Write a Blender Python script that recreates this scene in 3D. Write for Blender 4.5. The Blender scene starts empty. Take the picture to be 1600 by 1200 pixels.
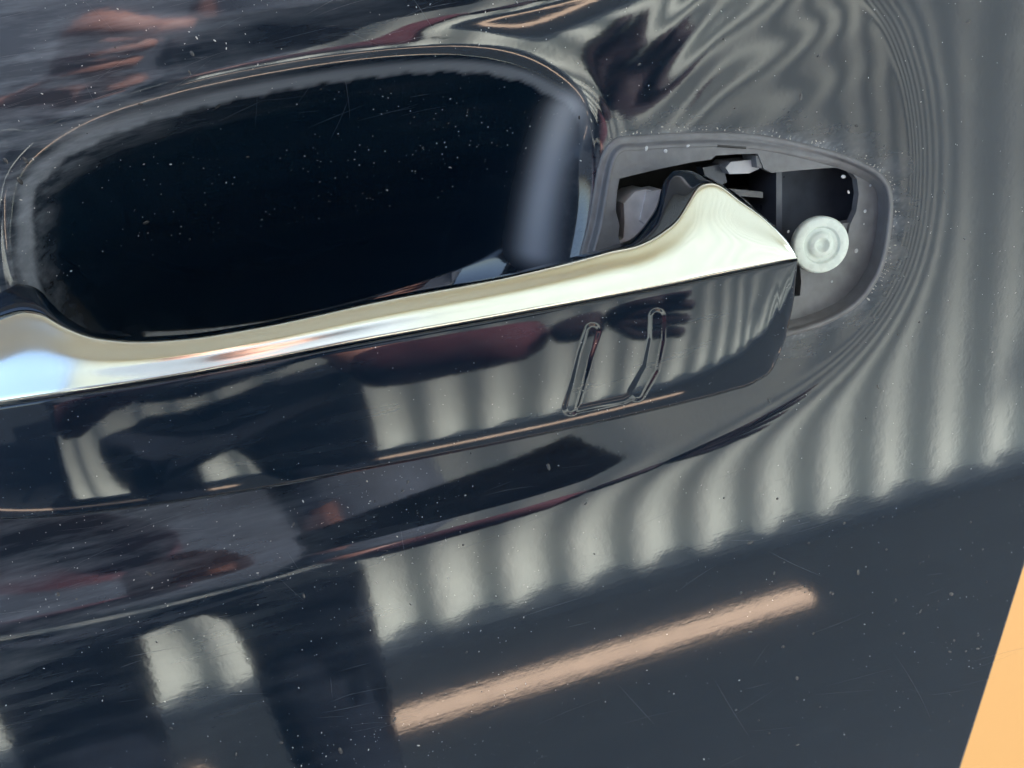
import bpy, bmesh, math, random
import numpy as np
from mathutils import Vector, Matrix
from mathutils.geometry import tessellate_polygon
SC = bpy.context.scene
COL = SC.collection
random.seed(7); RNG = np.random.default_rng(7)

# ------------------------------------------------------------------ camera
FPX, CD, ZF = 1400.0, 0.20, 1.15          # focal length in photo pixels, distance to the door, height of the lens
n_ = np.array([420 - 800, 600 - 130, -FPX]); n_ /= np.linalg.norm(n_)
b_ = math.tan(math.radians(13.5))
X_ = np.array([1.0, b_, -(n_[0] + n_[1] * b_) / n_[2]]); X_ /= np.linalg.norm(X_)
MC = np.array([X_, n_, np.cross(X_, n_)])  # camera space -> world
CAM = np.array([0, -CD, ZF])
cd = bpy.data.cameras.new('camera'); cam = bpy.data.objects.new('camera', cd); COL.objects.link(cam)
cd.sensor_width = 36; cd.lens = 36 * FPX / 1600; cd.clip_start = 0.01; cd.clip_end = 400
mw = Matrix([[*MC[0], CAM[0]], [*MC[1], CAM[1]], [*MC[2], CAM[2]], [0, 0, 0, 1]]); cam.matrix_world = mw
SC.camera = cam

# ------------------------------------------------------------------ daylight
SUN_AZ, SUN_EL = math.radians(52), math.radians(50)   # azimuth from +Y towards +X
world = bpy.data.worlds.new('World'); SC.world = world; world.use_nodes = True
wt = world.node_tree; bg = wt.nodes['Background']
sky = wt.nodes.new('ShaderNodeTexSky'); sky.sky_type = 'NISHITA'; sky.sun_disc = False
sky.sun_elevation = SUN_EL; sky.sun_rotation = SUN_AZ; sky.dust_density = 3
wt.links.new(sky.outputs[0], bg.inputs[0]); bg.inputs[1].default_value = 0.12
sl = bpy.data.lights.new('sun', 'SUN'); sl.energy = 5.0; sl.angle = math.radians(0.6); sl.color = (1, .95, .87)
so = bpy.data.objects.new('sun', sl); COL.objects.link(so)
sd = Vector((math.sin(SUN_AZ) * math.cos(SUN_EL), math.cos(SUN_AZ) * math.cos(SUN_EL), math.sin(SUN_EL)))
so.rotation_euler = sd.to_track_quat('Z', 'Y').to_euler(); so.location = sd * 20
SC.view_settings.view_transform = 'Standard'; SC.view_settings.look = 'None'
SC.view_settings.exposure = 2.8; SC.view_settings.gamma = 1

# ------------------------------------------------------------------ helpers
def at(px, py, w=0.0):
    """point w metres in front of the door plane seen at a photo pixel (arrays allowed)"""
    px, py, w = np.broadcast_arrays(np.asarray(px, float), np.asarray(py, float), np.asarray(w, float))
    v = np.stack([px - 800, 600 - py, np.full(px.shape, -FPX)], -1) @ MC.T
    return CAM + v * ((CD - w) / v[..., 1])[..., None]

def spline(pts, n, closed=True):
    """Catmull-Rom through pts, n samples evenly by length"""
    P = np.array(pts, float); m = len(P); out = []
    rng = range(m) if closed else range(m - 1)
    for i in rng:
        p0, p1, p2, p3 = (P[(i - 1) % m], P[i], P[(i + 1) % m], P[(i + 2) % m]) if closed else (P[max(i - 1, 0)], P[i], P[i + 1], P[min(i + 2, m - 1)])
        t = np.linspace(0, 1, 24, endpoint=False)[:, None]
        out.append(.5 * ((2 * p1) + (-p0 + p2) * t + (2 * p0 - 5 * p1 + 4 * p2 - p3) * t ** 2 + (-p0 + 3 * p1 - 3 * p2 + p3) * t ** 3))
    Q = np.vstack(out + ([P[:1]] if closed else [P[-1:]]))
    s = np.r_[0, np.cumsum(np.linalg.norm(np.diff(Q, axis=0), axis=1))]
    u = np.linspace(0, s[-1], n, endpoint=not closed)
    return np.stack([np.interp(u, s, Q[:, k]) for k in range(Q.shape[1])], -1)

def hermite(pts, x):
    P = np.array(pts, float); X, Yv = P[:, 0], P[:, 1]
    d = np.diff(Yv) / np.diff(X); m = np.zeros(len(X)); m[0] = d[0]; m[-1] = d[-1]
    for i in range(1, len(X) - 1):
        h0, h1 = X[i] - X[i - 1], X[i + 1] - X[i]
        m[i] = (d[i - 1] * h1 + d[i] * h0) / (h0 + h1)
    i = np.clip(np.searchsorted(X, x) - 1, 0, len(X) - 2); h = X[i + 1] - X[i]; t = np.clip((x - X[i]) / h, 0, 1)
    return (2*t**3-3*t**2+1)*Yv[i] + (t**3-2*t**2+t)*h*m[i] + (-2*t**3+3*t**2)*Yv[i+1] + (t**3-t**2)*h*m[i+1]

def sdf(px, pz, poly):
    """signed distance to a closed polygon, positive inside"""
    A = poly; B = np.roll(poly, -1, 0); d2 = np.full(px.shape, 1e9); ins = np.zeros(px.shape, bool)
    for (ax, az), (bx, bz) in zip(A, B):
        ex, ez = bx - ax, bz - az; L = ex * ex + ez * ez + 1e-18
        t = np.clip(((px - ax) * ex + (pz - az) * ez) / L, 0, 1)
        d2 = np.minimum(d2, (px - ax - t * ex) ** 2 + (pz - az - t * ez) ** 2)
        if az != bz:
            c = ((az > pz) != (bz > pz)) & (px < (bx - ax) * (pz - az) / (bz - az) + ax); ins ^= c
    return np.where(ins, 1, -1) * np.sqrt(d2)

def sstep(x, a, b):
    t = np.clip((x - a) / (b - a), 0, 1); return t * t * (3 - 2 * t)

def mesh_obj(name, verts, faces, mat, parent=None, smooth=True, keep=None):
    me = bpy.data.meshes.new(name); me.from_pydata([tuple(v) for v in verts], [], faces)
    if mat: me.materials.append(mat)
    if smooth: me.polygons.foreach_set('use_smooth', [True] * len(me.polygons))
    me.validate(); me.update()
    o = bpy.data.objects.new(name, me); COL.objects.link(o)
    if parent: o.parent = parent
    return o

def grid_faces(nr, nc, wrap=False):
    f = []
    cc = nc if wrap else nc - 1
    for i in range(nr - 1):
        for j in range(cc):
            k = (j + 1) % nc
            f.append((i * nc + j, i * nc + k, (i + 1) * nc + k, (i + 1) * nc + j))
    return f

def bm_obj(name, bm, mat, parent=None, smooth=False, bevel=0, seg=2):
    if bevel:
        es = [e for e in bm.edges if len(e.link_faces) == 2 and e.calc_face_angle(0) > math.radians(25)]
        bmesh.ops.bevel(bm, geom=es, offset=bevel, segments=seg, profile=.5, affect='EDGES', clamp_overlap=True)
    bmesh.ops.recalc_face_normals(bm, faces=bm.faces)
    me = bpy.data.meshes.new(name); bm.to_mesh(me); bm.free()
    if mat: me.materials.append(mat)
    if smooth:
        me.polygons.foreach_set('use_smooth', [True] * len(me.polygons))
        if hasattr(me, 'set_sharp_from_angle'): me.set_sharp_from_angle(angle=math.radians(38))
    o = bpy.data.objects.new(name, me); COL.objects.link(o)
    if parent: o.parent = parent
    return o

def slab(name, pts, w1, w0, mat, parent, bevel=0.0004, px=True, smooth=True, hole=None):
    """prism whose outline is given in photo pixels at depth w1 and which runs straight back to w0"""
    P = at([p[0] for p in pts], [p[1] for p in pts], w1) if px else np.array(pts)
    bm = bmesh.new(); top = [bm.verts.new(p) for p in P]
    bot = [bm.verts.new((p[0], -w0, p[2])) for p in P]
    n = len(P)
    bm.faces.new(top); bm.faces.new(bot[::-1])
    for i in range(n): bm.faces.new((top[i], bot[i], bot[(i + 1) % n], top[(i + 1) % n]))
    return bm_obj(name, bm, mat, parent, smooth, bevel)

def box_bm(bm, c, s, R=None):
    v = []
    for z in (-1, 1):
        for y in (-1, 1):
            for x in (-1, 1):
                p = Vector((x * s[0] / 2, y * s[1] / 2, z * s[2] / 2))
                if R: p = R @ p
                v.append(bm.verts.new(p + Vector(c)))
    for f in ((0,1,3,2),(4,6,7,5),(0,4,5,1),(2,3,7,6),(0,2,6,4),(1,5,7,3)): bm.faces.new([v[i] for i in f])

def empty(name, loc=(0, 0, 0)):
    o = bpy.data.objects.new(name, None); COL.objects.link(o); o.location = loc; o.empty_display_size = .05; return o

def tag(o, label=None, cat=None, group=None, kind=None):
    if label: o['label'] = label
    if cat: o['category'] = cat
    if group: o['group'] = group
    if kind: o['kind'] = kind
    return o

# ------------------------------------------------------------------ materials
def mat(name, col, rough=.5, metal=0, ior=1.5, spec=.5, noise=None, bump=None, sss=0):
    """noise=(scale, amount, stretch)  bump=(scale, strength, distance, stretch)"""
    m = bpy.data.materials.new(name); m.use_nodes = True; nt = m.node_tree; p = nt.nodes['Principled BSDF']
    p.inputs['Base Color'].default_value = (*col, 1); p.inputs['Roughness'].default_value = rough
    p.inputs['Metallic'].default_value = metal; p.inputs['IOR'].default_value = ior
    p.inputs['Specular IOR Level'].default_value = spec
    tc = nt.nodes.new('ShaderNodeTexCoord')
    def coords(st):
        mp = nt.nodes.new('ShaderNodeMapping'); mp.inputs['Scale'].default_value = st
        nt.links.new(tc.outputs['Object'], mp.inputs[0]); return mp.outputs[0]
    if noise:
        nz = nt.nodes.new('ShaderNodeTexNoise'); nz.inputs['Scale'].default_value = noise[0]; nz.inputs['Detail'].default_value = 6
        nt.links.new(coords(noise[2] if len(noise) > 2 else (1, 1, 1)), nz.inputs['Vector'])
        mr = nt.nodes.new('ShaderNodeMapRange'); mr.inputs['From Min'].default_value = .3; mr.inputs['From Max'].default_value = .7
        mr.inputs['To Min'].default_value = 1 - noise[1]; mr.inputs['To Max'].default_value = 1 + noise[1]
        nt.links.new(nz.outputs['Fac'], mr.inputs[0])
        mx = nt.nodes.new('ShaderNodeVectorMath'); mx.operation = 'SCALE'; mx.inputs[0].default_value = col
        nt.links.new(mr.outputs[0], mx.inputs['Scale']); nt.links.new(mx.outputs[0], p.inputs['Base Color'])
        mr2 = nt.nodes.new('ShaderNodeMapRange'); mr2.inputs['From Min'].default_value = .3; mr2.inputs['From Max'].default_value = .7
        mr2.inputs['To Min'].default_value = max(rough * .8, 0); mr2.inputs['To Max'].default_value = min(rough * 1.25, 1)
        nt.links.new(nz.outputs['Fac'], mr2.inputs[0]); nt.links.new(mr2.outputs[0], p.inputs['Roughness'])
    if bump:
        nb = nt.nodes.new('ShaderNodeTexNoise'); nb.inputs['Scale'].default_value = bump[0]; nb.inputs['Detail'].default_value = 4
        nt.links.new(coords(bump[3] if len(bump) > 3 else (1, 1, 1)), nb.inputs['Vector'])
        bu = nt.nodes.new('ShaderNodeBump'); bu.inputs['Strength'].default_value = bump[1]; bu.inputs['Distance'].default_value = bump[2]
        nt.links.new(nb.outputs['Fac'], bu.inputs['Height']); nt.links.new(bu.outputs[0], p.inputs['Normal'])
    return m

def paint(name, haze=.05, streak=.6, ior=1.5, orange=.000006, film_glare=0.0):
    """black clear-coated paint: sharp lobe + a weak wide lobe for dust, scratches and painted-in glare"""
    m = bpy.data.materials.new(name); m.use_nodes = True; nt = m.node_tree; p = nt.nodes['Principled BSDF']
    p.inputs['Base Color'].default_value = (.0026, .0085, .0175, 1); p.inputs['Roughness'].default_value = .055
    p.inputs['IOR'].default_value = ior
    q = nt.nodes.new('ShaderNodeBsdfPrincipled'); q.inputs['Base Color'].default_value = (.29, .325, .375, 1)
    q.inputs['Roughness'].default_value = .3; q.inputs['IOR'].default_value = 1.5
    tc = nt.nodes.new('ShaderNodeTexCoord')
    def nz(scale, st, det, lo, hi, a, b):
        mp = nt.nodes.new('ShaderNodeMapping'); mp.inputs['Scale'].default_value = st; mp.inputs['Rotation'].default_value = (0, math.radians(4), 0)
        nt.links.new(tc.outputs['Object'], mp.inputs[0])
        k = nt.nodes.new('ShaderNodeTexNoise'); k.inputs['Scale'].default_value = scale; k.inputs['Detail'].default_value = det; k.inputs['Roughness'].default_value = .62
        nt.links.new(mp.outputs[0], k.inputs['Vector'])
        r = nt.nodes.new('ShaderNodeMapRange'); r.inputs['From Min'].default_value = lo; r.inputs['From Max'].default_value = hi
        r.inputs['To Min'].default_value = a; r.inputs['To Max'].default_value = b
        nt.links.new(k.outputs['Fac'], r.inputs[0]); return r.outputs[0], k.outputs['Fac']
    s1, k1 = nz(260, (.13, 1, 1), 5, .42, .72, .25, 1.9)     # fine wiping streaks along the car
    s2, _ = nz(16, (.6, 1, 1), 3, .35, .65, .35, 1.5)        # patches of dust film
    mu = nt.nodes.new('ShaderNodeMath'); mu.operation = 'MULTIPLY'; nt.links.new(s1, mu.inputs[0]); nt.links.new(s2, mu.inputs[1])
    m2 = nt.nodes.new('ShaderNodeMath'); m2.operation = 'MULTIPLY'; nt.links.new(mu.outputs[0], m2.inputs[0])
    fa = nt.nodes.new('ShaderNodeAttribute'); fa.attribute_name = 'film_glare'      # settled or wiped dust, plus painted upper-left glare
    fr = nt.nodes.new('ShaderNodeMath'); fr.operation = 'MULTIPLY_ADD'; fr.inputs[1].default_value = film_glare; fr.inputs[2].default_value = haze
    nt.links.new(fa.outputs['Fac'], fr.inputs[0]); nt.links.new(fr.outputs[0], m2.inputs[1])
    pa = nt.nodes.new('ShaderNodeAttribute'); pa.attribute_name = 'glint_lip'     # painted sky glint on the cup wall, pale lip band
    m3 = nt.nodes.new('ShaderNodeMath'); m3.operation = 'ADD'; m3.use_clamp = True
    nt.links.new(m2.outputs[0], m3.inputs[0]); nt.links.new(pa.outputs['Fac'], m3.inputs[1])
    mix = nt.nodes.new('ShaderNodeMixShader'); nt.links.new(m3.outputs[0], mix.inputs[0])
    nt.links.new(p.outputs[0], mix.inputs[1]); nt.links.new(q.outputs[0], mix.inputs[2])
    nt.links.new(mix.outputs[0], nt.nodes['Material Output'].inputs['Surface'])
    _, k3 = nz(330, (1, 1, 1), 2, 0, 1, 0, 1)                # orange peel
    _, k4 = nz(500, (.06, 1, 1), 4, 0, 1, 0, 1)              # scratches
    b1 = nt.nodes.new('ShaderNodeBump'); b1.inputs['Strength'].default_value = 1; b1.inputs['Distance'].default_value = orange
    nt.links.new(k3, b1.inputs['Height'])
    b2 = nt.nodes.new('ShaderNodeBump'); b2.inputs['Strength'].default_value = streak; b2.inputs['Distance'].default_value = .000008
    nt.links.new(k4, b2.inputs['Height']); nt.links.new(b1.outputs[0], b2.inputs['Normal'])
    nt.links.new(b2.outputs[0], p.inputs['Normal'])
    return m

M_PAINT = paint('black_car_paint', .006, .5, film_glare=.19, ior=1.62)
M_GLOSS = paint('gloss_black_handle', .010, .3, orange=.000004)
M_CHROME = mat('champagne_chrome', (.65, .67, .585), .14, 1, noise=(60, .05, (.2, 1, 1)))
M_SEAL = mat('grey_plastic_seal', (.135, .142, .152), .45, noise=(300, .18), bump=(900, .3, .0002))
M_BRACKET = mat('grey_plastic_bracket', (.46, .47, .49), .5, noise=(300, .12), bump=(700, .3, .0002))
M_HOUSING = mat('slate_lock_housing', (.07, .082, .105), .33, noise=(200, .2), bump=(800, .2, .0001))
M_DARK = mat('black_inner_plastic', (.006, .006, .007), .6, noise=(200, .2))
M_LUG = mat('pale_clip_plastic', (.42, .43, .45), .4, noise=(200, .1))
M_SCREW = mat('white_coated_screw', (.66, .74, .68), .28, noise=(400, .06), bump=(900, .15, .0001))
M_DUST = mat('dust', (.50, .50, .48), .7, noise=(500, .2))
M_DROP = mat('dried_water_drop', (.045, .048, .052), .15, noise=(500, .2))
M_WALL = mat('cream_sheet_metal', (.79, .85, .79), .5, noise=(3, .05), bump=(20, .1, .002))
M_PLINTH = mat('dark_plinth', (.04, .055, .075), .7, noise=(9, .2), bump=(40, .4, .004))
M_ASPH = mat('asphalt', (.017, .024, .033), .85, noise=(50, .3), bump=(180, .6, .004))
M_TANG = mat('tan_paving', (.081, .048, .0185), .9, spec=.03, noise=(.6, .04))
M_CONC = mat('pale_concrete', (.34, .34, .32), .85, noise=(6, .12), bump=(120, .3, .002))
M_TANS = mat('tan_stripe_paint', (.80, .60, .46), .7, noise=(20, .08), bump=(120, .3, .001))
M_SKIN = mat('skin', (.42, .21, .17), .5, noise=(60, .1), bump=(500, .3, .0005))
M_NAVY = mat('navy_cloth', (.09, .11, .15), .85, noise=(40, .3), bump=(350, .5, .001))
M_JEANS = mat('dark_trousers', (.014, .02, .036), .85, noise=(40, .3), bump=(350, .5, .001))
M_MAROON = mat('maroon_sleeve_cloth', (.10, .035, .05), .8, noise=(40, .3), bump=(350, .5, .001))
M_HAND_SHADE = mat('shaded_hand_skin', (.035, .022, .032), .7, noise=(60, .2), bump=(500, .5, .0008))  # bare right hand, with its shade put into the colour
M_BLOCKER = mat('blocker_white_metal', (.68, .76, .82), .5, noise=(3, .05))
M_HAIR = mat('dark_hair', (.02, .014, .01), .5, noise=(80, .4), bump=(300, .6, .003))
M_PHONE = mat('phone_back', (.01, .01, .012), .25, noise=(100, .1))
M_GLASS = mat('lens_glass', (.005, .005, .01), .03, noise=(100, .1))
M_SHOE = mat('dark_shoe', (.02, .02, .02), .6, noise=(60, .2))

# ------------------------------------------------------------------ setting (what the door stands in and mirrors)
def plane(name, x0, x1, y0, y1, z, m, kind='structure'):
    o = mesh_obj(name, [(x0, y0, z), (x1, y0, z), (x1, y1, z), (x0, y1, z)], [(0, 1, 2, 3)], m, smooth=False)
    tag(o, kind=kind); return o
WALL_Y = -1.36
plane('ground', -200, 200, -200, 200, -.004, M_ASPH)
plane('pavement', -6, 60, .03, 30, 0, M_TANG)
# long tan stripe on the ground with one rounded end
def stripe(x0, x1, y, hw):
    pts = [(x0, y - hw), (x1, y - hw)] + [(x1 + hw * math.sin(t), y - hw * math.cos(t)) for t in np.linspace(.15, math.pi - .15, 14)] + [(x1, y + hw), (x0, y + hw)]
    t2 = [(x0 - hw * math.sin(t), y + hw * math.cos(t)) for t in np.linspace(.15, math.pi - .15, 14)]
    P = pts + t2; n = len(P)
    v = [(a, b, .006) for a, b in P] + [(a, b, -.003) for a, b in P]
    f = [tuple(range(n))] + [(i, n + i, n + (i + 1) % n, (i + 1) % n) for i in range(n)]
    return tag(mesh_obj('ground_stripe', v, f, M_TANS, smooth=False), kind='structure')
stripe(-.09, .775, -1.10, .0255)
stripe(-2.6, -.40, -1.10, .0255)
stripe(-2.6, 1.6, -.37, .022)

# corrugated wall
wall = tag(empty('corrugated_wall', (1, WALL_Y, 0)), 'cream ribbed sheet metal wall mirrored as pale vertical bands in the black door', 'wall')
def ribs(x0, x1, z0, z1, pitch=.145, dep=.036):
    xs = np.linspace(x0, x1, int(round((x1 - x0) / pitch)) * 16 + 1)
    ph = 2 * np.pi * (xs - X0W) / pitch
    yy = dep * (.5 + .5 * np.tanh(.8 * np.sin(ph)) / np.tanh(.8))
    prof = list(zip(xs, yy)); nc = len(prof); v = [(a - 1, b, z) for z in (z0, z1) for a, b in prof]
    return v, grid_faces(2, nc)
X0W, PW = -1.1, .87
k = 0; zr = [(.03, 2.4), (2.38, 4.8)]
for r, (z0, z1) in enumerate(zr):
    x = X0W
    while x < 7.2:
        v, f = ribs(x, x + PW + .0, z0, z1)
        v = [(a, b + r * .004, c) for a, b, c in v]
        o = mesh_obj('panel', v, f, M_WALL, wall, smooth=True); x += PW
bm = bmesh.new(); box_bm(bm, (2.05, .02, .012), (8.3, .10, .034)); bm_obj('plinth', bm, M_PLINTH, wall, bevel=.004)
bm = bmesh.new(); box_bm(bm, (2, -.06, 2.4), (8.38, .04, 4.79)); bm_obj('backing', bm, M_PLINTH, wall)

# unseen slatted blocker, added only to shade the wall's upper part softly
shade_blocker = tag(empty('slatted_shade_blocker', (2, WALL_Y, 3.3)), 'unseen slatted sheet added overhead to shade the upper part of the ribbed wall', 'shade_blocker')
CH = 3.3; kk = math.tan(SUN_EL) / math.cos(SUN_AZ)
y_full = (CH - .95) / kk; y_end = (CH - .12) / kk
bm = bmesh.new(); box_bm(bm, (0, y_full / 2, 0), (9.6, y_full - .02, .03)); bm_obj('blocker_sheet', bm, M_BLOCKER, shade_blocker)
NS = 26
for i in range(NS):
    f = (i + .6) / NS; wd = (y_end - y_full) / NS * (1 - f) ** .8
    bm = bmesh.new(); box_bm(bm, (0, y_full + (y_end - y_full) * f, 0), (9.6, wd, .006)); bm_obj('blocker_slat', bm, M_BLOCKER, shade_blocker)
for x in (-4.4, -1.5, 1.5, 4.4):
    bm = bmesh.new(); box_bm(bm, (x, y_end / 2, .045), (.05, y_end, .06)); bm_obj('blocker_beam', bm, M_BLOCKER, shade_blocker)

# ------------------------------------------------------------------ the photographer (seen only mirrored in the paint)
def skinned(name, joints, links, m, parent, root=0, sub=1):
    me = bpy.data.meshes.new(name); me.from_pydata([j[0] for j in joints], links, []); me.materials.append(m)
    o = bpy.data.objects.new(name, me); COL.objects.link(o); o.parent = parent
    md = o.modifiers.new('skin', 'SKIN'); md.use_smooth_shade = True
    if not me.skin_vertices:
        with bpy.context.temp_override(object=o, active_object=o): pass
    for i, sv in enumerate(me.skin_vertices[0].data):
        r = joints[i][1]; sv.radius = r if isinstance(r, tuple) else (r, r); sv.use_root = (i == root)
    sb = o.modifiers.new('sub', 'SUBSURF'); sb.levels = sub; sb.render_levels = sub
    return o
PX, PY = -.18, -.54
person = tag(empty('person', (PX, PY, 0)), 'person in dark clothes photographing the door, mirrored in its paint', 'person')
def J(x, y, z, r): return ((x, y, z), r)
cr = MC[:, 0]; cu = MC[:, 1]; cb = MC[:, 2]                       # camera right, up, back in world axes
def cp(a, b, c): v = CAM + cr * a + cu * b + cb * c; return (v[0] - PX, v[1] - PY, v[2])
lw = cp(-.075, -.085, .06); rw = (.305, .215, .965)
body_j = [J(0, 0, .95, (.13, .10)), J(0, -.02, 1.15, (.12, .095)), J(0, -.03, 1.35, (.13, .09)), J(0, .0, 1.47, .055), J(0, .03, 1.56, (.07, .075)), J(0, .05, 1.66, (.075, .09)), J(0, .045, 1.73, (.055, .06)),
          J(-.18, .0, 1.38, .055), J(-.175, .10, .96, .042), (lw, .026), J(.18, .0, 1.38, .055), J(.17, .09, .94, .042), (rw, .026)]
for sx, el, wr in ((-1, (-.175, .10, .955), lw), (1, (.17, .09, .935), rw)):
    mid = tuple(el[i] * .25 + wr[i] * .75 for i in range(3))
    skinned('sleeve', [(el, .056), (tuple((el[i] + mid[i]) / 2 for i in range(3)), .052), (mid, .042), (wr, .034)], [(0, 1), (1, 2), (2, 3)], M_MAROON, person)
body = skinned('body', body_j, [(0, 1), (1, 2), (2, 3), (3, 4), (4, 5), (5, 6), (2, 7), (7, 8), (8, 9), (2, 10), (10, 11), (11, 12)], M_SKIN, person)
skinned('shirt', [J(0, 0, .90, (.155, .12)), J(0, -.01, 1.08, (.165, .12)), J(0, -.02, 1.30, (.20, .125)), J(0, -.01, 1.43, (.09, .08)), J(-.19, .0, 1.37, .078), J(-.19, .05, 1.16, .062), J(-.17, .10, .985, .052), J(.19, .0, 1.37, .078), J(.19, .04, 1.15, .062), J(.17, .085, .965, .052)],
        [(0, 1), (1, 2), (2, 3), (2, 4), (4, 5), (5, 6), (2, 7), (7, 8), (8, 9)], M_NAVY, person)
skinned('trousers', [J(0, 0, .96, (.155, .11)), J(-.098, .02, .82, (.062, .08)), J(-.105, .05, .48, .052), J(-.125, .0, .10, .05), J(.098, .02, .82, (.062, .08)), J(.105, .05, .48, .052), J(.12, .0, .10, .05)],
        [(0, 1), (1, 2), (2, 3), (0, 4), (4, 5), (5, 6)], M_JEANS, person)
for sx in (-.13, .12):
    skinned('shoe', [J(sx, -.06, .045, .045), J(sx, .04, .045, .045), J(sx, .14, .035, (.045, .032))], [(0, 1), (1, 2)], M_SHOE, person)
def fingers(palm, tips, side, name='finger', fm=None):
    for knu, mid, tip in tips:
        skinned(name, [(palm, .011), (knu, .0098), (mid, .0088), (tip, .0074)], [(0, 1), (1, 2), (2, 3)], fm or M_SKIN, body, sub=2)
pl = cp(-.066, -.035, .026)
skinned('hand', [(lw, (.026, .018)), (cp(-.07, -.055, .040), (.032, .017)), (pl, (.033, .015))], [(0, 1), (1, 2)], M_SKIN, body, sub=2)
fingers(pl, [(cp(-.066 - .002 * k, .018 - .019 * k, .014), cp(-.056, .021 - .019 * k, .001), cp(-.036 - .003 * abs(k - 1), .015 - .017 * k, .000)) for k in range(4)], -1)
skinned('thumb', [(pl, .013), (cp(-.045, .005, .030), .011), (cp(-.018, .006, .022), .009)], [(0, 1), (1, 2)], M_SKIN, body)
pr = (.355, .235, .975)
skinned('shaded_hand', [(rw, (.024, .020)), (pr, (.030, .018))], [(0, 1)], M_HAND_SHADE, body)
fingers(pr, [((.385, .245, .995 - .018 * k), (.408 - .003 * abs(k - 1), .256, .996 - .018 * k), (.424 - .005 * abs(k - 1), .270, .992 - .018 * k)) for k in range(4)], 1, 'shaded_finger', M_HAND_SHADE)
skinned('thumb', [(pr, .013), ((.365, .262, .995), .011), ((.385, .280, 1.000), .009)], [(0, 1), (1, 2)], M_HAND_SHADE, body)
# head: hair, ears, nose, eyes
def ell(name, c, r, m, par, seg=20):
    bm = bmesh.new(); bmesh.ops.create_uvsphere(bm, u_segments=seg, v_segments=seg // 2, radius=1)
    for v in bm.verts: v.co = Vector((v.co.x * r[0] + c[0], v.co.y * r[1] + c[1], v.co.z * r[2] + c[2]))
    return bm_obj(name, bm, m, par, smooth=True)
ell('hair', (0, .015, 1.70), (.085, .095, .085), M_HAIR, body)
for sx in (-1, 1):
    ell('eye', (.03 * sx, .115, 1.655), (.014, .010, .009), M_SCREW, body, 12); ell('ear', (.08 * sx, .04, 1.645), (.012, .02, .032), M_SKIN, body, 12)
ell('nose', (0, .135, 1.63), (.013, .018, .024), M_SKIN, body, 12); ell('mouth', (0, .118, 1.59), (.024, .010, .006), M_MAROON, body, 12)
# phone
def oriented(bm_c, size): 
    bm = bmesh.new(); Rm = Matrix([[cr[i], cu[i], cb[i]] for i in range(3)]); v = CAM + cr * bm_c[0] + cu * bm_c[1] + cb * bm_c[2]
    box_bm(bm, tuple(v), size, Rm); return bm
phone = tag(empty('smartphone'), 'dark smartphone held up by the photographer', 'phone')
bm_obj('phone_body', oriented((.050, -.021, .0075), (.147, .072, .008)), M_PHONE, phone, smooth=True, bevel=.0035, seg=3)
bm_obj('camera_bump', oriented((-.004, -.003, .0028), (.032, .032, .0014)), M_PHONE, phone, smooth=True, bevel=.0005)
bm_obj('screen', oriented((.050, -.021, .0118), (.140, .066, .0006)), M_GLASS, phone)

# ------------------------------------------------------------------ door skin
door = tag(empty('car_door', (0, 0, 0)), 'glossy black car door with chrome trimmed handle and uncovered lock opening', 'car door')
def o2d(pts, n=220):                       # pixel outline -> x,z on the door plane
    q = spline(pts, n); a = at(q[:, 0], q[:, 1]); return np.stack([a[:, 0], a[:, 2]], -1)
DISH = o2d([(1330, -30), (1388, 55), (1420, 170), (1426, 300), (1408, 410), (1355, 505), (1270, 585), (1150, 655), (1000, 718), (850, 770), (700, 812), (560, 850),
            (400, 890), (200, 935), (0, 975), (-250, 1000), (-420, 930), (-490, 790), (-480, 620), (-400, 460), (-220, 320), (0, 228), (170, 165), (350, 113), (500, 80), (700, 42), (850, 13), (1020, -40), (1180, -95), (1270, -85)])
BOWL = o2d([(28, 330), (60, 270), (150, 213), (270, 173), (400, 143), (550, 118), (700, 105), (800, 113), (875, 140), (936, 190), (938, 290), (915, 400), (865, 540), (680, 640), (450, 700), (260, 700), (105, 615), (30, 460)])
def base_w(x, z): return -((z - 1.10) ** 2) / (2 * 5.0) - x * x / (2 * 40.0)
H = .0006
gx = np.arange(-.22, .235, H); gz = np.arange(.865, 1.235, H)
GX, GZ = np.meshgrid(gx, gz)
def screened(poly, L, soft, K=30, iters=260):
    """(1 + K(1-c)) u - L^2 lap u = c, c = 1 inside the outline: a sheet pressed in, smooth everywhere"""
    c = sstep(sdf(GX, GZ, poly), -soft, soft); kk = 1 + K * (1 - c); l = (L / H) ** 2
    def A(u):
        r = (kk + 4 * l) * u
        r[1:] -= l * u[:-1]; r[:-1] -= l * u[1:]; r[:, 1:] -= l * u[:, :-1]; r[:, :-1] -= l * u[:, 1:]
        return r
    D = kk + 4 * l; u = c * .8; r = c - A(u); z = r / D; p = z.copy(); rz = (r * z).sum()
    for _ in range(iters):
        Ap = A(p); al = rz / (p * Ap).sum(); u += al * p; r -= al * Ap; z = r / D; rn = (r * z).sum()
        if rn < 1e-9: break
        p = z + (rn / rz) * p; rz = rn
    return u
D1, D2 = .0120, .024
WG = base_w(GX, GZ) - D1 * screened(DISH, .021, .0012) - D2 * screened(BOWL, .0145, .0022) * np.clip(1 + 24 * (1.130 - GZ), .35, 2.2)
uc = at(1190, 95, -.004); U_, V_ = GX - uc[0], GZ - uc[2]
WG = WG + (-2.0 * U_ + .055) * V_ * np.exp(-(U_ / .036) ** 2 - (V_ / .026) ** 2)
an = math.radians(26); ph_ = (-math.sin(an) * U_ + math.cos(an) * V_) + 7.0 * (U_ + .004) ** 2 + .0005 * np.sin(U_ * 210)
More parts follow.
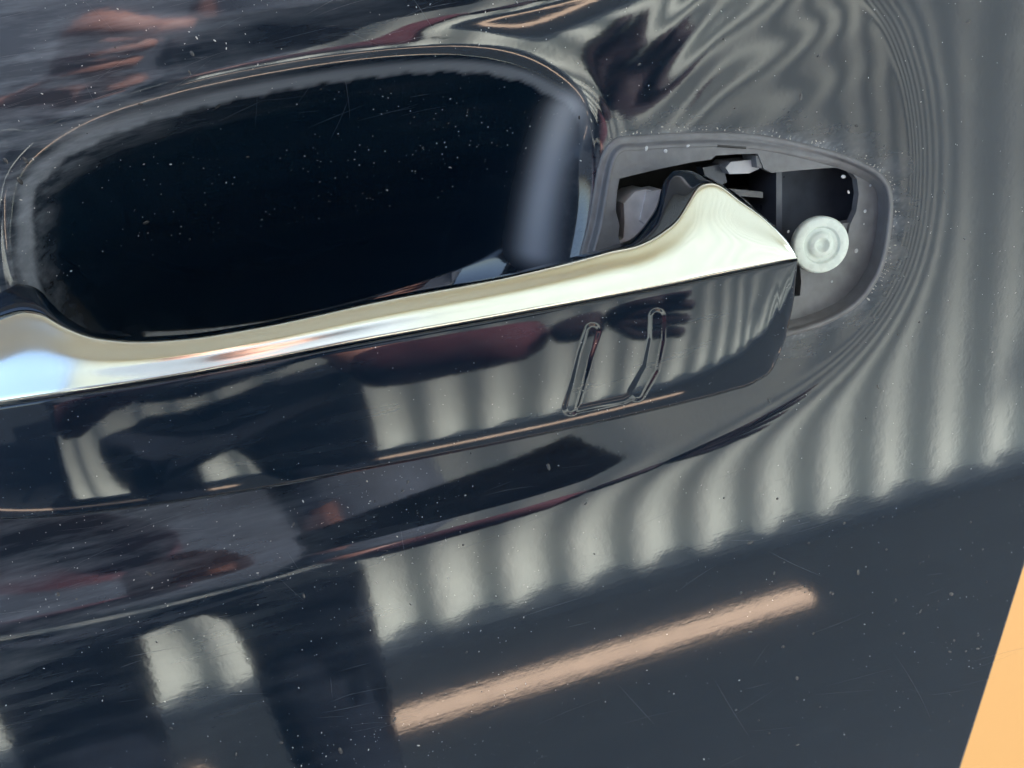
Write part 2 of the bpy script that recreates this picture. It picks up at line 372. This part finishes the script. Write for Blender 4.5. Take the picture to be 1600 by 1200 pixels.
WG = WG + .000085 * np.sin(2 * np.pi * ph_ / .0125) * np.exp(-((U_ - .002) / .029) ** 4 - ((V_ - .004) / .021) ** 4)   # pressed-metal ripple
dB = sdf(GX, GZ, BOWL); WG = WG + .0010 * np.exp(-((dB + .0036) / .0032) ** 2) * sstep(-GX, -.075, -.02)
def skin_w(x, z):
    i = np.clip((np.asarray(z) - gz[0]) / H, 0, len(gz) - 1.001); j = np.clip((np.asarray(x) - gx[0]) / H, 0, len(gx) - 1.001)
    i0, j0 = i.astype(int), j.astype(int); a, b = i - i0, j - j0
    return (WG[i0, j0] * (1 - a) * (1 - b) + WG[i0 + 1, j0] * a * (1 - b) + WG[i0, j0 + 1] * (1 - a) * b + WG[i0 + 1, j0 + 1] * a * b)

SEAL_PX = [(962, 217), (1000, 212), (1060, 208), (1130, 207), (1200, 213), (1270, 228), (1330, 246), (1375, 270), (1394, 305), (1390, 375), (1372, 435), (1330, 485), (1250, 520), (1120, 540), (1010, 530), (935, 480), (905, 420), (920, 345), (938, 250)]
sealq = spline(SEAL_PX, 240)
def on_skin(px, py, dw=0.0, it=4):
    w = np.zeros(np.shape(px))
    for _ in range(it):
        a = at(px, py, w); w = skin_w(a[..., 0], a[..., 2]) + dw
    return at(px, py, w), w
sealP, sealW = on_skin(sealq[:, 0], sealq[:, 1])
SEAL2 = np.stack([sealP[:, 0], sealP[:, 2]], -1)
# right-hand edge of the door (seen at the lower right corner)
def edge_pt(px, py):
    w = 0.0
    for _ in range(5): a = at(px, py, w); w = float(base_w(a[0], a[2]))
    return at(px, py, w)
eA, eB = edge_pt(1600, 893), edge_pt(1503, 1200)
def edge_x(z): return eA[0] + (eB[0] - eA[0]) * (z - eA[2]) / (eB[2] - eA[2])
xs = np.r_[np.linspace(-1.0, -.23, 14), gx]; zs = np.r_[np.linspace(.35, .85, 12), gz, np.linspace(1.25, 1.33, 4)]
XX, ZZ = np.meshgrid(xs, zs)
sh = edge_x(ZZ) - .205                       # shear only the last 15 mm before the edge so it follows the slanted edge
xl = gx[-1]
WW = np.where((XX >= gx[0]) & (ZZ >= gz[0]) & (ZZ <= gz[-1]), skin_w(XX, ZZ), base_w(XX, ZZ))
EX = edge_x(ZZ)
inside = XX <= EX + 1e-9
V = np.stack([np.minimum(XX, EX), -WW, ZZ], -1)
# turn the last millimetres back as a hem
dE = EX - V[..., 0]
V[..., 1] += np.where(dE < .0012, .0012 - np.sqrt(np.maximum(.0012 ** 2 - (.0012 - dE) ** 2, 0)), 0)
nr, nc = XX.shape
cx = (XX[:-1, :-1] + XX[1:, 1:]) / 2; cz = (ZZ[:-1, :-1] + ZZ[1:, 1:]) / 2
inside_c = cx <= edge_x(cz) + H * 1.2
hs = np.full(cx.shape, -1.0); near = (cx > .02) & (cx < .2) & (cz > 1.0) & (cz < 1.2)
near &= (cx > SEAL2[:, 0].min() - .01) & (cx < SEAL2[:, 0].max() + .01) & (cz > SEAL2[:, 1].min() - .01) & (cz < SEAL2[:, 1].max() + .01)
hs[near] = sdf(cx[near], cz[near], SEAL2)
keep = inside_c & (hs < .0010)
ii, jj = np.nonzero(keep); b0 = ii * nc + jj
F4 = np.stack([b0, b0 + 1, b0 + nc + 1, b0 + nc], -1)
used = np.unique(F4); remap = -np.ones(nr * nc, int); remap[used] = np.arange(len(used))
VV = V.reshape(-1, 3)[used]; F4 = remap[F4]
me = bpy.data.meshes.new('door_skin'); me.vertices.add(len(VV)); me.vertices.foreach_set('co', VV.ravel())
me.loops.add(F4.size); me.loops.foreach_set('vertex_index', F4.ravel()); me.polygons.add(len(F4))
me.polygons.foreach_set('loop_start', np.arange(0, F4.size, 4)); me.polygons.foreach_set('loop_total', np.full(len(F4), 4))
me.polygons.foreach_set('use_smooth', np.ones(len(F4), bool)); me.update(calc_edges=True); me.validate()
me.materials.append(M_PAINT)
fx, fz = VV[:, 0], VV[:, 2]
ds = np.full(len(VV), 1.0); nr_ = (fx > .04) & (fx < .19) & (fz > 1.04) & (fz < 1.19); ds[nr_] = -sdf(fx[nr_], fz[nr_], SEAL2)
rng_ = RNG.random(len(VV))
film_glare = 1.2 * sstep(-fx, -.05, .05) * sstep(fz, .99, 1.16) * (1 - .88 * sstep(-fx, .07, .18)) * (1 - .8 * sstep(fz, 1.19, 1.3)) + .12 * sstep(-fx, -.02, .06)  # upper-left dust film, strengthened to paint in the pale glare
film_glare += np.where(ds < 1, np.exp(-np.abs(ds) / .0022) * (.9 + .9 * (rng_ > .75)) + .16 * np.exp(-np.abs(ds) / .006), 0)
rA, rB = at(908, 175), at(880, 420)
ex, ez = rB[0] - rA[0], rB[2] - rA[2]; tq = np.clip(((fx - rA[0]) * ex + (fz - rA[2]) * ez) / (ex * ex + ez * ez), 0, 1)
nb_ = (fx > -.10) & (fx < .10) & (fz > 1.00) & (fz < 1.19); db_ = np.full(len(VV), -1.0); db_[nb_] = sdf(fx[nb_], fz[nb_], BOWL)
rag = .00022 * np.sin(fx * 700) + .00012 * np.sin(fx * 1730 + 1)                    # ragged edge of the pale lip band
film_glare *= 1 - sstep(db_, .001, .006)                                                   # the cup itself is clean
glint_lip = .85 * np.exp(-(np.hypot(fx - rA[0] - tq * ex, fz - rA[2] - tq * ez) / .0036) ** 2)  # sky highlight on the cup's right wall, painted in as pale colour
glint_lip += .42 * sstep(db_, -.0022, -.0006) * sstep(-db_, -.0012 + rag, -.0004 + rag) * sstep(fz - .25 * fx, 1.100, 1.125)
ap_ = me.attributes.new('glint_lip', 'FLOAT', 'POINT'); ap_.data.foreach_set('value', glint_lip.astype(np.float32))
at_ = me.attributes.new('film_glare', 'FLOAT', 'POINT'); at_.data.foreach_set('value', film_glare.astype(np.float32))
o = bpy.data.objects.new('door_skin', me); COL.objects.link(o); o.parent = door
# door shell behind the skin
def zx(z): return float(edge_x(z))
bm = bmesh.new()
f1 = [(-1.0, .06, .35), (zx(.35) - .004, .06, .35), (zx(1.33) - .004, .06, 1.33), (-1.0, .06, 1.33)]
f2 = [(a, .16, c) for a, b, c in f1]
v1 = [bm.verts.new(p) for p in f1]; v2 = [bm.verts.new(p) for p in f2]; bm.faces.new(v1); bm.faces.new(v2[::-1])
for i in range(4): bm.faces.new((v1[i], v1[(i + 1) % 4], v2[(i + 1) % 4], v2[i]))
bm_obj('inner_panel', bm, M_DARK, door, bevel=.004)
bm = bmesh.new()                              # edge returns joining skin and inner panel
def strip(bm, a, b):
    q = [(a[0], a[1], a[2]), (b[0], b[1], b[2]), (b[0], .07, b[2]), (a[0], .07, a[2])]
    bm.faces.new([bm.verts.new(p) for p in q])
zz = np.linspace(.35, 1.33, 60)
for z0, z1 in zip(zz[:-1], zz[1:]):
    strip(bm, (zx(z0) - .0004, .0012 - base_w(zx(z0), z0), z0), (zx(z1) - .0004, .0012 - base_w(zx(z1), z1), z1))
    strip(bm, (-1.0, -base_w(-1, z0), z0), (-1.0, -base_w(-1, z1), z1))
for z in (.35, 1.33):
    xs_ = np.linspace(-1, zx(z), 20)
    for a, b in zip(xs_[:-1], xs_[1:]): strip(bm, (a, -base_w(a, z), z), (b, -base_w(b, z), z))
bm_obj('door_edge', bm, M_PAINT, door, smooth=False)

# ------------------------------------------------------------------ seal round the lock opening
def inset(P, d):
    t = np.roll(P, -1, 0) - np.roll(P, 1, 0); t /= np.linalg.norm(t, axis=1)[:, None]
    nrm = np.stack([-t[:, 1], t[:, 0]], -1)
    area = .5 * np.sum(P[:, 0] * np.roll(P[:, 1], -1) - np.roll(P[:, 0], -1) * P[:, 1])
    return P + nrm * d * (1 if area > 0 else -1)
WPL = -.0082                                   # level of the flat seal plate
rows = []
prof = [(-1.5, -.4), (0, .5), (2, .9), (5, 1.0), (8, .7), (10, .0), (12, -.1), (14, .3), (17, .5), (21, .4), (23, -.2)]
n = len(sealq)
for d, h in prof:
    q = inset(sealq, d); P, w = on_skin(q[:, 0], q[:, 1]); f = sstep(np.array(float(d)), 4, 24)
    w2 = sealW * (1 - f) + (WPL) * f + h * .001 * (.6)
    rows.append(at(q[:, 0], q[:, 1], w2))
V = np.vstack(rows); mesh_obj('seal_rim', V, grid_faces(len(prof), n, True), M_SEAL, door)
OPEN_PX = [(968, 279), (1005, 270), (1035, 263), (1078, 254), (1112, 249), (1118, 243), (1150, 241), (1184, 240), (1189, 252), (1194, 264), (1206, 270), (1250, 266), (1300, 262), (1326, 264), (1339, 280), (1342, 303), (1338, 330), (1328, 352), (1322, 380), (1310, 402), (1262, 408), (1250, 418), (1252, 440), (1250, 462),
           (1200, 470), (1100, 470), (1000, 470), (955, 440), (958, 400), (970, 382), (966, 370), (968, 352), (962, 330), (964, 300)]
outer = inset(sealq, 23)
Po = at(outer[:, 0], outer[:, 1], WPL - .0001); Pi = at([p[0] for p in OPEN_PX], [p[1] for p in OPEN_PX], WPL - .0001)
tri = tessellate_polygon([[Vector((p[0], p[2], 0)) for p in Po], [Vector((p[0], p[2], 0)) for p in Pi]])
allP = [tuple(p) for p in Po] + [tuple(p) for p in Pi]; no = len(Po); ni = len(Pi)
back = [(p[0], p[1] + .0022, p[2]) for p in Pi]
fs = [tuple(t) for t in tri] + [(no + i, no + (i + 1) % ni, no + ni + (i + 1) % ni, no + ni + i) for i in range(ni)]
mesh_obj('seal_plate', allP + back, fs, M_SEAL, door, smooth=False)

# things seen inside the opening
slab('bracket', [(975, 318), (992, 300), (1010, 296), (1030, 300), (1040, 320), (1030, 350), (1010, 385), (960, 390), (966, 378), (974, 372), (976, 350)], -.0105, -.02, M_BRACKET, door, .0006)
slab('bracket', [(1010, 300), (1034, 296), (1030, 330), (1012, 352), (1000, 345)], -.0098, -.018, M_BRACKET, door, .0005)
slab('clip', [(1134, 262), (1142, 253), (1180, 249), (1186, 252), (1186, 264), (1170, 271), (1140, 272)], -.0115, -.02, M_LUG, door, .0009)
slab('clip_stem', [(1181, 243), (1190, 243), (1191, 262), (1183, 262)], -.0088, -.016, M_SEAL, door, .0003)
slab('crossbar', [(1100, 300), (1222, 290), (1222, 330), (1100, 345)], -.030, -.034, M_DARK, door, .0008)
slab('lever', [(1196, 298), (1216, 296), (1217, 328), (1199, 330)], -.022, -.026, M_HOUSING, door, .0006)
slab('base_plate', [(1235, 395), (1262, 365), (1300, 352), (1345, 345), (1352, 430), (1300, 468), (1256, 470), (1248, 448), (1252, 425)], -.0092, -.013, M_SEAL, door, .0004)
# curved housing wall (part of a cylinder) behind the opening
q = []
for i, t in enumerate(np.linspace(0, 1, 24)):
    ang = t * math.radians(120)
    for pyy in (225, 420):
        q.append(at(1214 + 140 * (1 - math.cos(ang)) / 1.5 * 1.5, pyy, -.016 - .010 * math.sin(ang) + .004 * t))
mesh_obj('lock_housing', q, grid_faces(24, 2), M_HOUSING, door)
slab('housing_post', [(1213, 225), (1222, 225), (1222, 420), (1213, 420)], -.0152, -.03, M_HOUSING, door, .0006)
bm = bmesh.new()
a, b = at(900, 200), at(1400, 480)
box_bm(bm, (.11, .052, 1.07), (.16, .004, .14)); bm_obj('cavity_back', bm, M_DARK, door)

slab('slot', [(1121, 226), (1166, 229), (1166, 233), (1121, 230)], WPL + .00012, WPL - .001, M_DARK, door, 0)
slab('lever', [(1098, 262), (1130, 256), (1136, 285), (1108, 296)], -.0150, -.019, M_HOUSING, door, .0008)
slab('cable_guide', [(1112, 292), (1192, 300), (1192, 309), (1112, 303)], -.0180, -.021, M_SEAL, door, .0005)
M_WET = mat('wet_drop', (.42, .44, .46), .05, noise=(500, .2))
wd = []
for px, py, r, w in ((1318, 276, .0007, WPL - .0002), (1326, 300, .0005, WPL + .0001), (1352, 330, .0007, WPL), (1338, 392, .0009, WPL), (1232, 362, .0006, WPL - .001), (1360, 290, .0005, WPL), (1010, 232, .0006, WPL), (1040, 236, .0007, WPL), (1075, 228, .0005, WPL), (1350, 350, .0004, WPL), (1300, 440, .0005, WPL)):
    wd.append((Vector(at(px, py, w)), Vector((0, -1, 0)), r * .7, random.choice([1, 1.5]), random.uniform(0, 3)))
# screw
def lathe(bm, prof, seg, R, c):
    rings = []
    for r, h in prof:
        rings.append([bm.verts.new(R @ Vector((r * math.cos(2 * math.pi * k / seg), r * math.sin(2 * math.pi * k / seg), h)) + c) for k in range(seg)])
    for A, B in zip(rings[:-1], rings[1:]):
        for k in range(seg): bm.faces.new((A[k], A[(k + 1) % seg], B[(k + 1) % seg], B[k]))
    bm.faces.new(rings[-1]); bm.faces.new(rings[0][::-1])
c = Vector(at(1284, 383, -.0045)); tocam = (Vector(CAM) - c).normalized()
ax = (Vector((0, -1, 0)) * .62 + tocam * .38).normalized(); R = ax.to_track_quat('Z', 'Y').to_matrix()
s = .0000078 * 1000
r0 = (Vector(at(1327, 383, -.0045)) - Vector(at(1241, 383, -.0045))).length / 2 * .91
bm = bmesh.new()
lathe(bm, [(r0*.75, -.006), (r0 * .80, -.0035), (r0 * .97, -.003), (r0, -.0026), (r0, -.0008), (r0 * .97, -.0002), (r0 * .93, 0), (r0 * .70, .0), (r0 * .66, -.0001), (r0 * .63, -.0006), (r0 * .60, -.0008),
           (r0 * .50, -.0008), (r0 * .46, -.0006), (r0 * .44, -.0002), (r0 * .38, .0002), (r0 * .27, .0004), (r0 * .22, .0002), (r0 * .17, -.0005), (r0 * .06, -.0009)], 48, R, c)
screw = bm_obj('screw', bm, M_SCREW, door, smooth=True)
tag(screw, 'white coated screw head in the grey plastic opening')
# ------------------------------------------------------------------ handle
PXL, PXR = -178, 1246
Tc = [(-178, 655), (-150, 600), (-110, 552), (-60, 518), (0, 493), (40, 484), (68, 490), (92, 504), (130, 521), (190, 531), (280, 529), (400, 511), (600, 468), (800, 430), (900, 406), (955, 391), (1001, 380), (1035, 361), (1060, 339), (1076, 313), (1090, 291), (1108, 284), (1160, 314), (1200, 345), (1230, 377), (1246, 403)]
Cc = [(-178, 660), (0, 632), (300, 585), (560, 535), (800, 492), (1000, 455), (1246, 405)]
Bc = [(-178, 665), (-165, 730), (-130, 790), (-60, 812), (0, 812), (300, 782), (600, 729), (900, 669), (1080, 628), (1140, 612), (1180, 598), (1212, 568), (1232, 510), (1242, 455), (1246, 410)]
Rc = [(-178, 645), (-150, 580), (-110, 525), (-60, 475), (0, 450), (30, 444), (60, 452), (95, 488), (130, 511), (190, 524), (280, 523), (400, 506), (600, 464), (800, 426), (900, 400), (955, 384), (992, 368), (1010, 347), (1026, 320), (1035, 291), (1046, 273), (1070, 266), (1100, 274), (1160, 309), (1200, 342), (1230, 375), (1246, 402)]
wC = [(-178, -.003), (-100, .001), (0, .0065), (80, .0090), (200, .0112), (500, .0136), (800, .0145), (1000, .0141), (1150, .0124), (1246, .0098)]
wTt = [(-178, -.006), (-60, -.004), (40, -.001), (130, .0038), (300, .0070), (600, .0088), (900, .0086), (980, .0064), (1035, .0042), (1085, .0024), (1180, .0032), (1246, .0088)]
st = np.r_[np.linspace(PXL, -100, 30, endpoint=False), np.arange(-100, 1170, 2.5), np.linspace(1170, PXR, 60)]
T, C, B, Rr = (hermite(k, st) for k in (Tc, Cc, Bc, Rc)); wc = hermite(wC, st); wt_ = wc - .475 * .000142 * (C - T) * (1 - .25 * sstep(st, 1000, 1150))
endf = np.minimum(np.sqrt(np.clip((st - PXL) / 40, 0, 1)), np.sqrt(np.clip((PXR - st) / 26, 0, 1)))
handle = None
# body: black carrier with the thin dark rim above the chrome
cols = []
for d, ww in ((0, -.0006), (0, -.0030)):
    pass
tt = np.linspace(0, 1, 8)
for t in tt:                                   # rim face from the chrome edge back and up to the rim line
    cols.append(at(st, T * (1 - t) + Rr * t, wt_ - .0004 - .0065 * t ** 1.6 * endf))
for t in np.linspace(.2, 1, 4):
    cols.append(at(st, Rr + 2 * t, wt_ - .007 * endf - .004 * t))
for t in np.linspace(0, 1, 5):                 # behind, down to the bottom edge
    cols.append(at(st, (Rr + 6) * (1 - t) + (B - 14) * t, wt_ * 0 - .011 * endf - .001 + .003 * t))
cols.append(at(st, B - 3, -.002 * endf)); 
cols.append(at(st, C, wc - .0012))
cols.append(at(st, T + 2, wt_ - .0008))
nrw = len(cols); Vh = np.stack(cols, 0).reshape(-1, 3)
handle = mesh_obj('handle', Vh, grid_faces(nrw, len(st)), M_GLOSS, door)
# chrome strip
rowsC = []
Cg = C - 1.5; tt = np.linspace(0, 1, 26)
for t in [-.02] + list(tt) + [1.01]:
    tc_ = min(max(t, 0), 1)
    bul = (.0003 * math.sin(math.pi * tc_) + .0003 * math.exp(-((tc_ - .5) / .2) ** 2)) * endf
    rnd = -.0005 * math.exp(-tc_ / .02) - .0004 * math.exp(-(1 - tc_) / .015)
    w = wt_ * (1 - tc_) + wc * tc_ + bul + rnd * endf - (.002 if t < 0 or t > 1 else 0)
    rowsC.append(at(st, T * (1 - tc_) + Cg * tc_, w))
mesh_obj('chrome_strip', np.stack(rowsC, 0).reshape(-1, 3), grid_faces(len(rowsC), len(st)), M_CHROME, handle)
# glossy front cover with the two sensor grooves
def seg_d(px, py, P):
    d = np.full(px.shape, 1e9)
    for (ax, ay), (bx, by) in zip(P[:-1], P[1:]):
        ex, ey = bx - ax, by - ay; t = np.clip(((px - ax) * ex + (py - ay) * ey) / (ex * ex + ey * ey), 0, 1)
        d = np.minimum(d, np.hypot(px - ax - t * ex, py - ay - t * ey))
    return d
stf = np.r_[np.linspace(PXL, -100, 30, endpoint=False), np.arange(-100, 860, 3), np.arange(860, 1060, 1.0), np.arange(1060, 1200, 3), np.linspace(1200, PXR, 40)]
Tf, Cf, Bf = (hermite(k, stf) for k in (Tc, Cc, Bc)); wcf = hermite(wC, stf)
ef = np.minimum(np.sqrt(np.clip((stf - PXL) / 40, 0, 1)), np.sqrt(np.clip((PXR - stf) / 30, 0, 1)))
rowsF = []
gA = [(926, 517), (914, 555), (903, 600), (892, 637)]; gB = [(1027, 495), (1026, 530), (1017, 575), (995, 614)]; gC = [(902, 640), (975, 625), (992, 616)]
tf = np.r_[0, np.linspace(0.0, .87, 180), np.linspace(.873, 1, 50)]
for k, t in enumerate(tf):
    py = (Cf + 1.5) * (1 - t) + Bf * t
    # convex face: leans up at the top, down towards the bottom, then rolls under
    w = wcf + ef * (-.0024 * t ** 2.2 - .0002 * max(0, (t - .86) / .14) ** 2) - ef * .0020 * max(0, (t - .975) / .025) ** 2
    w = w - .0006 * math.exp(-t / .012) - (.003 if k == 0 else 0)
    g = np.zeros(stf.shape)
    for G, r in ((gA, 10), (gB, 11)):
        d = seg_d(stf, py, G); g = np.maximum(g, 1 - sstep(d, r - 4, r + 4)); 
        
    d = seg_d(stf, py, gC); g = np.maximum(g, .5 * (1 - sstep(d, 2, 7)))
    w = w - .00022 * g
    rowsF.append(at(stf, py, w))
rowsF.append(at(stf, Bf - 6, -.003 * ef))
mesh_obj('front_cover', np.stack(rowsF, 0).reshape(-1, 3), grid_faces(len(rowsF), len(stf)), M_GLOSS, handle)

# ------------------------------------------------------------------ dust and dried drops on the paint
def domes(name, pts, m, parent, seg=6, hgt=.62):
    V, Fc = [], []
    for (c, N, r, asp, ang) in pts:
        U = N.cross(Vector((0, 0, 1))).normalized(); Wv = N.cross(U)
        U, Wv = U * math.cos(ang) + Wv * math.sin(ang), Wv * math.cos(ang) - U * math.sin(ang)
        c = c - N * .00002; b = len(V)
        for rr, h in ((1, 0), (.7, hgt * .75)):
            for k in range(seg):
                a = 2 * math.pi * k / seg
                V.append(c + (U * math.cos(a) * rr * asp + Wv * math.sin(a) * rr) * r + N * h * r)
        V.append(c + N * r * hgt)
        for k in range(seg):
            k2 = (k + 1) % seg
            Fc.append((b + k, b + k2, b + seg + k2, b + seg + k)); Fc.append((b + seg + k, b + seg + k2, b + 2 * seg))
    o = mesh_obj(name, V, Fc, m, parent); tag(o, kind='stuff'); return o
def skin_pt(x, z):
    w = float(skin_w(x, z)); e = .0008
    nx = -(float(skin_w(x + e, z)) - float(skin_w(x - e, z))) / (2 * e); nz = -(float(skin_w(x, z + e)) - float(skin_w(x, z - e))) / (2 * e)
    return Vector((x, -w, z)), Vector((nx, -1, nz)).normalized()
CL = [(random.uniform(0, 1600), random.uniform(0, 1200), random.uniform(60, 260)) for _ in range(26)] + [(230, 60, 220), (120, 640, 160), (420, 760, 140), (640, 560, 120), (450, 830, 130)]
def scatter(n, mu, sg, mx, box=None):
    pts = []
    while len(pts) < n:
        px, py = random.uniform(-80, 1620), random.uniform(-60, 1240)
        if box: px, py = random.uniform(box[0], box[2]), random.uniform(box[1], box[3])
        elif random.random() < .62:             # dust gathers in patches
            c_ = random.choice(CL); px, py = random.gauss(c_[0], c_[2]), random.gauss(c_[1], c_[2] * .6)
        if 0 < py - (640 - .21 * px) + 150 < 320 and px < 1250: continue
        a = at(px, py); x, z = a[0], a[2]
        if float(sdf(np.array([x]), np.array([z]), SEAL2)[0]) > -.001 or x > edge_x(z) - .003: continue
        c, N = skin_pt(x, z)
        pts.append((c, N, min(10 ** random.gauss(mu, sg), mx), random.choice([1, 1, 1.7, 2.4]), random.uniform(0, 3.14)))
    return pts
domes('dust_speck', scatter(2200, -4.18, .18, .00022), M_DUST, door)
crumbs = []
for k in range(520):                            # crumbs of old dirt along the seal
    f = random.random() ** .8 * len(sealq); q = inset(sealq, random.gauss(-4, 4))[int(f) % len(sealq)]
    p, w = on_skin(q[0], q[1]); c, N = skin_pt(float(p[0]), float(p[2]))
    if q[1] > 470 or q[0] < 950: continue
    crumbs.append((c, N, min(10 ** random.gauss(-3.98, .18), .0003), random.choice([1, 1.6, 2.2]), random.uniform(0, 3.14)))
domes('dirt_crumb', crumbs, mat('old_dirt', (.34, .33, .30), .8, noise=(900, .3)), door)
domes('water_drop', scatter(90, -3.55, .14, .0006) + scatter(45, -3.45, .12, .0006, (1150, 780, 1600, 1200)), M_DROP, door, seg=10, hgt=.35)
V, Fc = [], []                                  # hairline scratches in the clear coat
for k in range(150):
    px, py = (random.uniform(0, 700), random.choice([random.uniform(0, 200), random.uniform(830, 1150)])) if random.random() < .75 else (random.uniform(700, 1600), random.uniform(700, 1200))
    a = math.radians(random.gauss(13, 7) if random.random() < .8 else random.uniform(-90, 90)); L = random.uniform(20, 130); cv = random.uniform(-.0012, .0012); hw = random.uniform(.000012, .00003)
    b = len(V); ns = 9
    for i in range(ns):
        u = (i / (ns - 1) - .5) * L; qx, qy = px + u * math.cos(a) + cv * u * u * math.sin(a), py - u * math.sin(a) + cv * u * u * math.cos(a)
        p = at(qx, qy); c, N = skin_pt(float(p[0]), float(p[2])); T_ = Vector((math.cos(a - .23), 0, math.sin(a - .23))); S_ = N.cross(T_).normalized() * hw * math.sin(math.pi * (i + .3) / (ns - .4))
        V += [c + N * .000015 + S_, c + N * .000015 - S_]
    Fc += [(b + 2 * i, b + 2 * i + 1, b + 2 * i + 3, b + 2 * i + 2) for i in range(ns - 1)]
tag(mesh_obj('hairline_scratch', V, Fc, mat('scratched_clear_coat', (.075, .085, .10), .35, noise=(900, .5)), door), kind='stuff')
a, b = skin_pt(*[float(at(838, 728)[i]) for i in (0, 2)])
def on_mesh(o, n, mu, sg, pred=None):
    me = o.data; pts = []
    while len(pts) < n:
        v = me.vertices[random.randrange(len(me.vertices))]
        if v.normal.y > -.2: continue
        c = v.co + Vector((random.uniform(-1, 1) * .0001, 0, random.uniform(-1, 1) * .0001))
        pts.append((c, v.normal.copy(), 10 ** random.gauss(mu, sg), 1, random.uniform(0, 3)))
    return pts
FC = bpy.data.objects['front_cover']; 
nchk = sum(v.normal.y for v in FC.data.vertices)
if nchk > 0: FC.data.flip_normals()
domes('water_drop', wd, M_WET, door, seg=12, hgt=.5)
domes('dust_speck', on_mesh(FC, 420, -4.25, .14), M_DUST, handle)
print('skin verts', len(VV))
